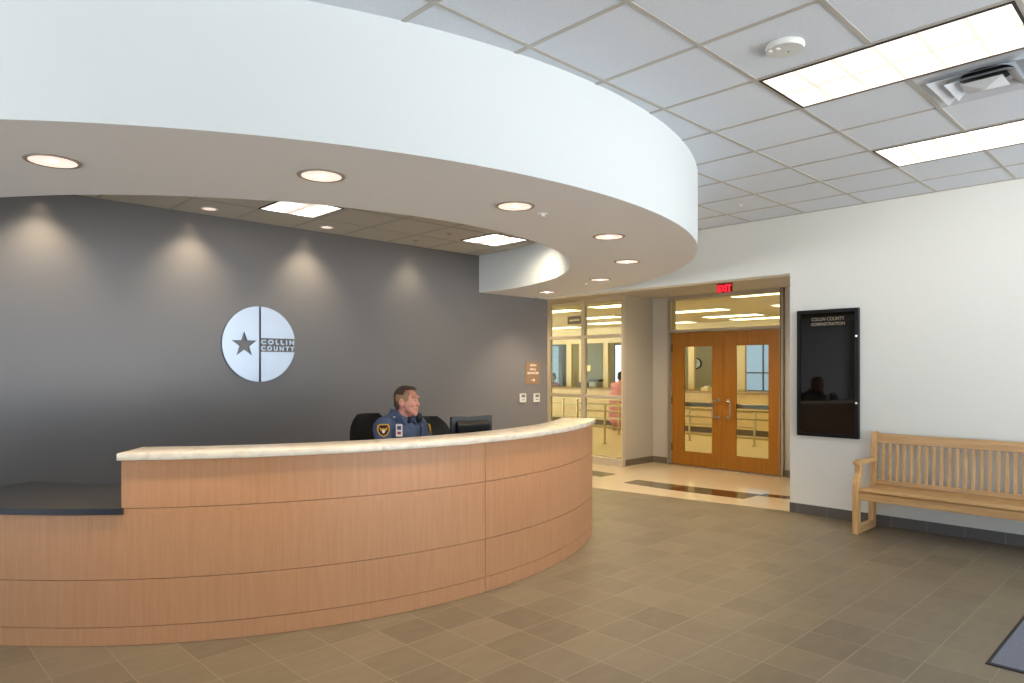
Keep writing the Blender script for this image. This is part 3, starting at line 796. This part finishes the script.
# ------------------------------------------------------------------ emblem on the grey wall
e = empty('wall_emblem', (3.107, GY, 1.788), label='round brushed metal county emblem with star on the grey wall', cat='sign')
RE = .389
rotw = (R(90), 0, 0)
def circ_seg(x0, x1, z0, z1, n=60):
    """points of the disc clipped to a box"""
    pts = []
    for i in range(n * 4):
        a = 2 * pi * i / (n * 4); x, z = RE * cos(a), RE * sin(a)
        if x0 <= x <= x1 and z0 <= z <= z1: pts.append((x, z))
    return pts
g0, g1 = .016 * RE / .395, .026
gx0, gx1 = -.0125, .0105
# left half with star opening
left = []
a0 = math.acos(gx0 / RE)
for i in range(61):
    a = a0 + (2 * pi - 2 * a0) * i / 60; left.append((RE * cos(a), RE * sin(a)))
star = []
sc_, sr = (-.425 * RE, -.02 * RE), .352 * RE
for i in range(10):
    a = pi / 2 + i * pi / 5; r = sr if i % 2 == 0 else sr * .40
    star.append((sc_[0] + r * cos(a), sc_[1] + r * sin(a)))
flat('left_half', [left, star], .008, M['silver'], e, (0, -.016, 0), rotw)
zt, zb = .165 * RE, -.205 * RE
def quarter(zlim, up):
    b0 = math.asin(zlim / RE); b1 = math.acos(gx1 / RE)
    pts = [(gx1, zlim)]
    for i in range(31):
        a = b0 + ((b1 - b0) if up else (-b1 - b0)) * i / 30; pts.append((RE * cos(a), RE * sin(a)))
    return pts
flat('upper_right_quarter', [quarter(zt, True)], .008, M['silver'], e, (0, -.016, 0), rotw)
flat('lower_right_quarter', [quarter(zb, False)], .008, M['silver'], e, (0, -.016, 0), rotw)
for body, z, wd in (('COLLIN', .002, .365), ('COUNTY', -.064, .37)):
    text('lettering', body, .062, .006, M['silver'], e, (.014, -.015, z), rotw, width=wd, bold=.003, spacing=1.55)
for x, z in ((-.3, .1), (-.3, -.1), (-.1, .28), (-.1, -.28), (.1, .25), (.1, -.25), (.3, .12), (.3, -.14)):
    bm = BM(); tube(bm, (x, -.009, z), (x, 0, z), .008); obj('standoff', bm, M['steel'], e)

# room sign and switch plates
e = empty('room_sign', (7.18, GY, 1.31), label='tan room sign with white arrow near the end of the grey wall', cat='sign')
bm = BM(); box(bm, -.143, .143, -.012, 0, 0, .32); obj('sign_plate', bm, M['tan_sign'], e, bevel=.002)
wm = plain('sign_white', (232, 224, 214), .6)
for z, wd, body in ((.255, .13, 'OPEN'), (.198, .13, 'HALL'), (.143, .23, 'RESTROOMS')):
    text('lettering', body, .042, .001, wm, e, (-wd / 2, -.0135, z), rotw, width=wd, bold=.001)
flat('arrow', [[(-.05, -.004), (.005, -.004), (.0, -.024), (.042, 0), (.0, .024), (.005, .004), (-.05, .004)]], .001, wm, e, (.005, -.0135, .055), rotw)
for x, z, l in ((6.972, 1.05, 'white keypad plate on the grey wall, left of the pair'), (7.257, 1.046, 'white keypad plate on the grey wall, right of the pair')):
    e = empty('switch_plate', (x, GY, z), label=l, cat='switch plate', group=None)
    bm = BM(); box(bm, -.06, .06, -.022, 0, 0, .125); obj('cover', bm, M['white_plastic'], e, bevel=.004)
    bm = BM(); box(bm, -.035, .035, -.026, -.022, .07, .11); obj('display', bm, M['grey_blue'], e)
    bm = BM(); box(bm, -.03, .03, -.025, -.022, .03, .042); obj('button', bm, M['grey_blue'], e)

# directory board
e = empty('directory_board', (WX, 2.832, .83), label='black framed glass directory board on the white wall left of the bench', cat='notice board')
hw, hh = .308, 1.313
bm = BM(); t = .035
for a, b, c, d in ((-hw, -hw + t, 0, hh), (hw - t, hw, 0, hh), (-hw + t, hw - t, 0, t), (-hw + t, hw - t, hh - t, hh)): box(bm, -.05, 0, a, b, c, d)
obj('frame', bm, M['black'], e, bevel=.003)
bm = BM(); box(bm, -.034, -.03, -hw + t, hw - t, t, hh - t); obj('glass_panel', bm, M['dark_glass'], e)
lm = plain('dull_board_lettering', (150, 138, 120), .6)
for body, z, wd, sz in (('COLLIN COUNTY', hh - .115, .33, .05), ('ADMINISTRATION', hh - .165, .34, .045)):
    text('lettering', body, sz, .0008, lm, e, (-.0355, wd / 2 - .005, z), (R(90), 0, R(-90)), width=wd, bold=.0008)
for z in (.36, 1.03):
    bm = BM(); tube(bm, (-.05, -hw + .017, z), (-.056, -hw + .017, z), .012, seg=16); obj('lock', bm, M['chrome'], e, sm=True)

# ------------------------------------------------------------------ bench
bench = empty('wooden_bench', (7.0, 1.5, 0), label='oak slat-back bench with open arms against the white wall', cat='bench')
bx = lambda x: x - 7.0
by = lambda y: y - 1.5
YL, YR = 2.395, .56
for yy, nm in ((YL, 1), (YR, -1)):
    y0, y1 = sorted((by(yy), by(yy - nm * .052)))
    bm = BM(); prism(bm, [(bx(6.725), 0), (bx(6.80), 0), (bx(6.80), .445), (bx(6.85), .55), (bx(6.85), .64), (bx(6.785), .64), (bx(6.785), .565), (bx(6.725), .46)], 'y', y0, y1)
    obj('leg', bm, M['oak_z'], bench, bevel=.006)
    bm = BM(); prism(bm, [(bx(7.125), 0), (bx(7.20), 0), (bx(7.28), .92), (bx(7.225), .92)], 'y', y0, y1)
    obj('back_post', bm, M['oak_z'], bench, bevel=.006)
    bm = BM(); prism(bm, [(bx(6.75), .638), (bx(7.235), .638), (bx(7.235), .675), (bx(6.83), .682), (bx(6.75), .672)], 'y', y0 - .006, y1 + .006)
    obj('armrest', bm, M['oak_x'], bench, bevel=.008)
    bm = BM(); box(bm, bx(6.80), bx(7.125), y0 + .004, y1 - .004, .0, .075); obj('sled_rail', bm, M['oak_x'], bench, bevel=.004)
ya, yb = by(YR + .052), by(YL - .052)
bm = BM()
prof = [(bx(6.745), .40), (bx(6.76), .385), (bx(6.87), .395), (bx(7.185), .385), (bx(7.185), .415), (bx(7.02), .412), (bx(6.87), .425), (bx(6.77), .428), (bx(6.75), .418)]
prism(bm, prof, 'y', ya, yb); obj('seat', bm, M['oak_y'], bench, bevel=.004)
bm = BM(); box(bm, bx(6.765), bx(6.795), ya, yb, .315, .39); obj('apron', bm, M['oak_y'], bench, bevel=.004)
bm = BM(); box(bm, bx(7.11), bx(7.135), ya, yb, .315, .385); obj('apron', bm, M['oak_y'], bench, bevel=.004)
def back_at(z): return 7.165 + (7.245 - 7.165) * z / .925
bm = BM(); prism(bm, [(bx(back_at(.80) - .016), .815), (bx(back_at(.80) + .016), .815), (bx(back_at(.9) + .016), .905), (bx(back_at(.9) - .016), .905)], 'y', ya, yb); obj('top_rail', bm, M['oak_y'], bench, bevel=.005)
bm = BM(); prism(bm, [(bx(back_at(.42) - .014), .416), (bx(back_at(.42) + .014), .416), (bx(back_at(.46) + .014), .46), (bx(back_at(.46) - .014), .46)], 'y', ya, yb); obj('lower_rail', bm, M['oak_y'], bench, bevel=.004)
sl = None
ns = 27
for i in range(ns):
    y = by(2.285 - i * .0618)
    if y - .015 < ya: break
    bm = BM(); prism(bm, [(bx(back_at(.455) - .007), .455), (bx(back_at(.455) + .007), .455), (bx(back_at(.805) + .007), .805), (bx(back_at(.805) - .007), .805)], 'y', y - .0135, y + .0135)
    obj('slat', bm, M['oak_z'], bench, bevel=.002)

# entrance mat
e = empty('entrance_mat', (5.50, -.029, 0), label='blue-grey carpet entrance mat with black rubber border at the lower right', cat='mat')
bm = BM(); box(bm, -1.234, 1.2, -.9, .89, .0005, .006); obj('border', bm, M['mat_edge'], e, bevel=.002)
bm = BM(); box(bm, -1.214, 1.17, -.87, .87, .006, .010); obj('carpet', bm, M['mat_fabric'], e)

# ------------------------------------------------------------------ monitor
e = empty('computer_monitor', (3.60, 4.17, .763), R(45.84 - 90 + 35.0), label='black flat computer monitor on the desk right of the officer, seen from behind', cat='monitor')
bm = BM(); box(bm, -.19, .19, -.012, .018, .10, .395); obj('screen_housing', bm, M['dark_plastic'], e, bevel=.006)
bm = BM(); prism(bm, [(-.012, .13), (-.045, .17), (-.045, .33), (-.012, .365)], 'x', -.15, .15); obj('back_cover', bm, M['black'], e, bevel=.006)
bm = BM(); box(bm, -.03, .03, -.05, -.02, .0, .2); obj('neck', bm, M['dark_plastic'], e, bevel=.004)
bm = BM(); box(bm, -.11, .11, -.10, .09, 0, .014); obj('base', bm, M['dark_plastic'], e, bevel=.006)
bm = BM(); box(bm, -.18, .18, .0181, .019, .115, .38); obj('screen', bm, emis('screen_glow', (120, 140, 170), .5), e)

# ------------------------------------------------------------------ office chairs
def chair(loc, rz, label, s=1.0, top=.60):
    e = empty('office_chair', loc, rz, label=label, cat='office chair')      # faces +x
    bm = BM(); rows = []
    nz, ny = 14, 12
    for side in (0, 1):
        g = []
        for i in range(nz + 1):
            t = i / nz; z = .56 + top * t
            hwid = (.24 + .03 * sin(pi * min(1, t * 1.3))) * (1 - max(0, t - .72) ** 2 * 6.2)
            row = []
            for j in range(ny + 1):
                u = -1 + 2 * j / ny; y = hwid * u
                x = -.26 - .10 * t + .05 * u * u + (.05 * (1 - u * u) ** .5 * (1 if side == 0 else -1)) * (1 - .6 * t ** 6) + .02 * sin(t * pi * 1.5)
                row.append(bm.verts.new((x * s, y * s, z)))
            g.append(row)
        rows.append(g)
    for g in rows:
        for i in range(nz):
            for j in range(ny): bm.faces.new((g[i][j], g[i][j + 1], g[i + 1][j + 1], g[i + 1][j]))
    for j in range(ny):
        bm.faces.new((rows[0][0][j], rows[0][0][j + 1], rows[1][0][j + 1], rows[1][0][j])); bm.faces.new((rows[0][nz][j], rows[0][nz][j + 1], rows[1][nz][j + 1], rows[1][nz][j]))
    for i in range(nz):
        for j in (0, ny): bm.faces.new((rows[0][i][j], rows[0][i + 1][j], rows[1][i + 1][j], rows[1][i][j]))
    bmesh.ops.remove_doubles(bm, verts=bm.verts[:], dist=.001)
    obj('backrest', bm, M['black_fabric'], e, sm=True, ang=70)
    bm = BM(); ball(bm, (0, 0, .47), (.27, .26, .055)); box(bm, -.2, .2, -.2, .2, .43, .47); clay('seat', bm, M['black_fabric'], e, .012, 4)
    for y in (-.29, .29):
        bm = BM(); path(bm, [(-.1, y * .8, .44), (-.08, y, .46), (-.08, y, .64), (.0, y, .66)], .014); obj('arm_support', bm, M['dark_plastic'], e, sm=True)
        bm = BM(); box(bm, -.16, .12, y - .035, y + .035, .66, .685); obj('armrest', bm, M['dark_plastic'], e, bevel=.01)
    bm = BM(); tube(bm, (0, 0, .1), (0, 0, .42), .028); box(bm, -.3, 0, -.03, .03, .40, .425); box(bm, -.32, -.28, -.03, .03, .40, .72); obj('column', bm, M['dark_plastic'], e, sm=True)
    for k in range(5):
        a = 2 * pi * k / 5
        bm = BM(); tube(bm, (0, 0, .11), (.29 * cos(a), .29 * sin(a), .075), .025, .016); l = obj('leg', bm, M['dark_plastic'], e, sm=True)
        bm = BM(); c_ = (.29 * cos(a), .29 * sin(a), .03); tube(bm, (c_[0] - .02 * sin(a), c_[1] + .02 * cos(a), .03), (c_[0] + .02 * sin(a), c_[1] - .02 * cos(a), .03), .03, seg=16); obj('caster', bm, M['dark_plastic'], l, sm=True)
    return e
TH = R(-80)   # heading of the officer's torso
PX, PY = 3.235, 4.60
chair((PX - .03, PY + .02, 0), TH + R(2), 'black high-backed office chair the uniformed officer sits in')
chair((3.93, 4.93, 0), R(-97), 'empty black office chair behind the officer, between him and the monitor', top=.52)

# ------------------------------------------------------------------ people
def fingers(bm, base, d, up, side, curl, s=1.0):
    """palm + four fingers + thumb; d = pointing direction, up = back of hand, side = thumb side"""
    d, up, side = Vector(d).normalized(), Vector(up).normalized(), Vector(side).normalized()
    base = Vector(base); rot = Matrix((d, side, up)).transposed()
    ball(bm, base + d * .045 * s, (.052 * s, .042 * s, .016 * s), rot, 2)
    for k, (o, L) in enumerate(((.030, .074), (.010, .082), (-.011, .076), (-.030, .060))):
        p = base + d * .08 * s + side * o * s; a = 0
        for q, f in enumerate((.45, .32, .23)):
            a += curl * (.5 if q == 0 else 1)
            dd = d * cos(a) - up * sin(a); p2 = p + dd * L * f * s
            limb(bm, p, (.0095 - q * .001) * s, p2, (.0088 - q * .001) * s, 8); p = p2
    p = base + d * .02 * s + side * .032 * s; dd = (d * .75 + side * .7 - up * .15).normalized()
    p2 = p + dd * .04 * s; limb(bm, p, .013 * s, p2, .011 * s, 8)
    p3 = p2 + (dd + d * .6).normalized() * .03 * s; limb(bm, p2, .011 * s, p3, .009 * s, 8)

off = empty('person', (PX, PY, 0), TH, label='grey-haired uniformed officer in a blue shirt seated behind the reception desk', cat='person')
HR = R(12)       # head turned relative to torso (to his left, image right)
def head_shape(bm, c, rz, k=1.0, face=True):
    """head centre c, facing +x turned by rz"""
    rm = Matrix.Rotation(rz, 3, 'Z')
    def B(p, r, sub=3, tilt=0):
        ball(bm, Vector(c) + rm @ (Vector(p) * k), tuple(v * k for v in r), rm @ Matrix.Rotation(tilt, 3, 'Y'), sub)
    B((-.012, 0, .028), (.096, .077, .090))          # cranium
    B((.028, 0, -.015), (.068, .066, .090))          # face block
    B((.040, 0, -.072), (.050, .050, .040))          # jaw
    B((.074, 0, -.094), (.022, .024, .020))          # chin
    B((-.005, 0, -.055), (.06, .058, .05))           # jaw hinge
    B((.078, 0, .040), (.022, .048, .014))           # brow
    B((.098, 0, -.002), (.011, .010, .026), 2, R(-22))  # nose bridge
    B((.108, 0, -.022), (.014, .013, .012), 2)       # nose tip
    for s in (-1, 1):
        B((.100, s * .013, -.026), (.010, .008, .008), 2)
        B((.060, s * .040, -.018), (.030, .022, .026))   # cheek
        B((.045, s * .045, -.060), (.032, .020, .028))   # jowl
        B((-.008, s * .078, -.004), (.020, .010, .034), 2, R(12))   # ear
        B((-.002, s * .076, -.026), (.010, .009, .014), 2)
    B((.088, 0, -.052), (.014, .026, .007), 2)       # lips
    B((.086, 0, -.063), (.013, .022, .007), 2)
    return rm
HC = (.055, 0, 1.272)
bm = BM()
rmh = head_shape(bm, HC, HR, 1.0)
limb(bm, (-.01, 0, 1.05), .064, (.03, 0, 1.20), .060)
# hands and forearms resting on the desk
HL, HRr = (.41, .05, .785), (.43, -.14, .785)
for s, hp in ((1, HL), (-1, HRr)):
    limb(bm, (.30, s * .25, .80), .038, hp, .027)
    fingers(bm, hp, (1, -.35 * s, -.05), (0, 0, 1), (0, -s, 0), .35)
body = clay('body', bm, M['skin'], off, .0055, 3, .5)
# hair: dark swept cap, sandy sides
bm = BM()
def HB(p, r, tilt=0, sub=3): ball(bm, Vector(HC) + rmh @ Vector(p), r, rmh @ Matrix.Rotation(tilt, 3, 'Y'), sub)
HB((-.022, 0, .040), (.093, .079, .086))
HB((.020, 0, .082), (.066, .062, .040))
HB((-.062, 0, -.01), (.046, .066, .07))
o = clay('hair', bm, M['hair'], off, .006, 3)
# keep the hair off the face and ears
mset = [v for v in o.data.vertices]
bmh = bmesh.new(); bmh.from_mesh(o.data)
rem = []
for v in bmh.verts:
    p = rmh.transposed() @ (v.co - Vector(HC))
    if p.x > .020 and p.z < .088 + .15 * (p.x - .03): rem.append(v)
    elif p.x > -.045 and p.z < .052 and abs(p.y) > .03: rem.append(v)
    elif p.z < -.06: rem.append(v)
bmesh.ops.delete(bmh, geom=rem, context='VERTS'); bmh.to_mesh(o.data); bmh.free()
sd = o.modifiers.new('sol', 'SOLIDIFY'); sd.thickness = .004; sd.offset = 0
bm = BM()
for s in (-1, 1): HB((.018, s * .062, .035), (.036, .014, .040)); HB((-.028, s * .069, .03), (.040, .012, .044)); HB((.022, s * .052, .066), (.040, .018, .020))
o = clay('side_hair', bm, M['hair_light'], off, .006, 3); o['label'] = 'short sandy grey hair at the temples'
for s in (-1, 1):
    bm = BM(); HB((.088, s * .031, .012), (.010, .013, .004), 0, 2); obj('eye', bm, M['eye_white'], off, sm=True, ang=80)
    bm = BM(); HB((.0955, s * .031, .012), (.004, .005, .004), 0, 2); obj('iris', bm, M['dark_hair'], off, sm=True, ang=80)
    bm = BM(); HB((.094, s * .032, .034), (.008, .022, .004), 0, 2); obj('eyebrow', bm, M['hair_light'], off, sm=True, ang=80)
# shirt
bm = BM()
ball(bm, (-.01, 0, .62), (.13, .18, .16)); ball(bm, (-.015, 0, .80), (.135, .185, .22)); ball(bm, (-.01, 0, .99), (.130, .205, .16))
ball(bm, (-.02, 0, 1.105), (.088, .17, .065))
for s in (-1, 1):
    ball(bm, (-.02, s * .178, 1.085), (.080, .074, .074)); ball(bm, (.06, s * .09, 1.02), (.07, .09, .09))
    limb(bm, (-.02, s * .205, 1.07), .072, (.08, s * .265, .84), .057); limb(bm, (.08, s * .265, .84), .057, (.31, s * .245, .81), .046)
    limb(bm, (-.02, s * .03, 1.155), .045, (-.02, s * .14, 1.12), .052)
limb(bm, (-.02, 0, 1.11), .076, (-.012, 0, 1.165), .068)
clay('shirt', bm, M['uniform'], off, .008, 4)
for s in (-1, 1):
    bm = BM()
    pts = [(-.075, s * .05, 1.215), (.015, s * .074, 1.195), (.085, s * .024, 1.14), (.108, s * .066, 1.09), (.05, s * .112, 1.135), (-.06, s * .095, 1.17)]
    vs = [bm.verts.new(p) for p in pts]; bm.faces.new(vs); c_ = obj('collar', bm, M['uniform'], off)
    sd = c_.modifiers.new('sol', 'SOLIDIFY'); sd.thickness = .008
bm = BM(); ball(bm, (.078, 0, 1.125), (.018, .026, .03)); obj('undershirt', bm, M['trouser'], off, sm=True, ang=80)
# trousers, shoes
bm = BM(); ball(bm, (0, 0, .56), (.17, .19, .10))
for s in (-1, 1): limb(bm, (.0, s * .10, .55), .092, (.42, s * .14, .53), .066); limb(bm, (.42, s * .14, .53), .064, (.46, s * .14, .12), .048)
clay('trousers', bm, M['trouser'], off, .012, 4)
for s in (-1, 1):
    bm = BM(); ball(bm, (.50, s * .14, .045), (.13, .045, .045)); ball(bm, (.44, s * .14, .08), (.05, .04, .05)); clay('shoe', bm, M['black'], off, .01, 3)
# sleeve patches, name badge, pin, radio microphone
def patch(side):
    e = None
    c = Vector((.050, side * .252, 1.062)); n = Vector((1.1 if side < 0 else .75, side * 1.0, .22)).normalized()
    if side > 0: c = Vector((.045, .268, 1.03))
    up = (Vector((0, 0, 1)) - n * n.z).normalized(); r = up.cross(n)
    rot = Matrix((r, up, n)).transposed().to_4x4()
    mt = Matrix.Translation(c + n * .008) @ rot
    def P(name, outline, z, mat, parent):
        bm = BM(); prism(bm, outline, 'z', z - .014 if z == 0 else z - .001, z + .002); bmesh.ops.transform(bm, matrix=mt, verts=bm.verts[:])
        return obj(name, bm, mat, parent)
    sh = lambda k: [(x * k, y * k) for x, y in ((-.044, .03), (-.03, .043), (.03, .043), (.044, .03), (.046, -.005), (.03, -.035), (0, -.054), (-.03, -.035), (-.046, -.005))]
    b = P('shoulder_patch', sh(1.05), 0, M['gold'], off)
    P('patch_field', sh(.84), .003, M['patch_dark'], b)
    P('patch_wing', [(-.032, .022), (-.012, .008), (0, .014), (.012, .008), (.032, .022), (.024, -.004), (.008, -.014), (-.008, -.014), (-.024, -.004)], .005, M['gold'], b)
    P('patch_crest', [(-.009, -.002), (.009, -.002), (.011, -.02), (0, -.028), (-.011, -.02)], .007, M['paper'], b)
patch(-1); patch(1)
def tagplate(name, c, n, w_, h_, mat, parent, t=.003):
    n = Vector(n).normalized(); up = (Vector((0, 0, 1)) - n * n.z).normalized(); r = up.cross(n)
    bm = BM(); box(bm, -w_ / 2, w_ / 2, -h_ / 2, h_ / 2, -t, t)
    bmesh.ops.transform(bm, matrix=Matrix.Translation(c) @ Matrix((r, up, n)).transposed().to_4x4(), verts=bm.verts[:])
    return obj(name, bm, mat, parent)
nb = (.75, -.55, .15)
b = tagplate('id_badge', (.116, -.150, 1.055), nb, .05, .095, M['paper'], off)
tagplate('badge_photo', (.1195, -.153, 1.075), nb, .03, .03, M['badge_blue'], b)
tagplate('badge_stripe', (.1195, -.153, 1.035), nb, .028, .022, M['badge_red'], b)
bm = BM(); ball(bm, (.055, -.140, 1.155), (.012, .016, .010), sub=2); obj('collar_pin', bm, M['chrome'], off, sm=True)
bm = BM(); ball(bm, (.105, .085, 1.145), (.024, .030, .038)); box(bm, .095, .12, .065, .105, 1.10, 1.15); mic = clay('shoulder_microphone', bm, M['mic'], off, .005, 3)
bm = BM(); path(bm, [(.115, .085, 1.11), (.138, .08, 1.05), (.143, .06, .98), (.14, .09, .90), (.13, .12, .82)], .004, 8); obj('coiled_cord', bm, M['mic'], mic, sm=True)

# person in pink at the service counter, seen from behind
pk = empty('person', (13.85, 10.52, 0), 0, label='person in a long pink checked top leaning on the far service counter', cat='person')
bm = BM(); head_shape(bm, (.20, 0, 1.33), 0, 1.0); limb(bm, (.12, 0, 1.16), .055, (.18, 0, 1.26), .052)
for s in (-1, 1):
    limb(bm, (.33, s * .22, 1.0), .035, (.56, s * .16, 1.02), .026); fingers(bm, (.56, s * .16, 1.02), (1, 0, -.05), (0, 0, 1), (0, -s, 0), .3)
    limb(bm, (-.02, s * .09, .45), .06, (-.01, s * .09, .08), .038); ball(bm, (.05, s * .09, .045), (.11, .04, .045))
clay('body', bm, M['skin'], pk, .009, 3)
bm = BM(); ball(bm, (.0, 0, .82), (.17, .22, .20)); ball(bm, (.06, 0, 1.02), (.14, .20, .18)); ball(bm, (.09, 0, 1.13), (.09, .17, .07)); limb(bm, (0, .0, .8), .19, (0, 0, .30), .20)
for s in (-1, 1): limb(bm, (.1, s * .19, 1.12), .065, (.18, s * .26, .97), .055); limb(bm, (.18, s * .26, .97), .055, (.36, s * .21, 1.0), .045)
clay('top', bm, M['pink'], pk, .014, 4)
bm = BM(); ball(bm, (.185, 0, 1.37), (.103, .088, .088)); ball(bm, (.13, 0, 1.30), (.05, .07, .07)); clay('hair', bm, M['dark_hair'], pk, .01, 3)
# person in red behind the counter, left
rd = empty('person', (16.35, 14.95, 0), R(180), label='person in a red top seated behind the service counter at far left', cat='person')
bm = BM(); head_shape(bm, (.03, 0, 1.27), R(25), 1.0); limb(bm, (-.01, 0, 1.06), .055, (.02, 0, 1.18), .052)
for s in (-1, 1): limb(bm, (.26, s * .22, .82), .036, (.40, s * .12, .84), .027); fingers(bm, (.40, s * .12, .84), (1, 0, -.05), (0, 0, 1), (0, -s, 0), .4)
clay('body', bm, M['skin'], rd, .009, 3)
bm = BM(); ball(bm, (0, 0, .70), (.14, .19, .2)); ball(bm, (0, 0, .92), (.13, .20, .17)); ball(bm, (-.01, 0, 1.03), (.085, .17, .065))
for s in (-1, 1): limb(bm, (-.01, s * .19, 1.0), .065, (.08, s * .25, .8), .052); limb(bm, (.08, s * .25, .8), .052, (.28, s * .21, .82), .045)
clay('top', bm, M['red_cloth'], rd, .014, 4)
bm = BM(); ball(bm, (0.0, 0, 1.31), (.10, .085, .09)); ball(bm, (-.05, 0, 1.25), (.06, .08, .1)); clay('hair', bm, M['dark_hair'], rd, .01, 3)
bm = BM(); ball(bm, (.05, 0, .5), (.2, .19, .1))
for s in (-1, 1): limb(bm, (.05, s * .1, .5), .09, (.42, s * .12, .5), .06); limb(bm, (.42, s * .12, .5), .06, (.44, s * .12, .06), .045)
clay('trousers', bm, M['trouser'], rd, .014, 3)
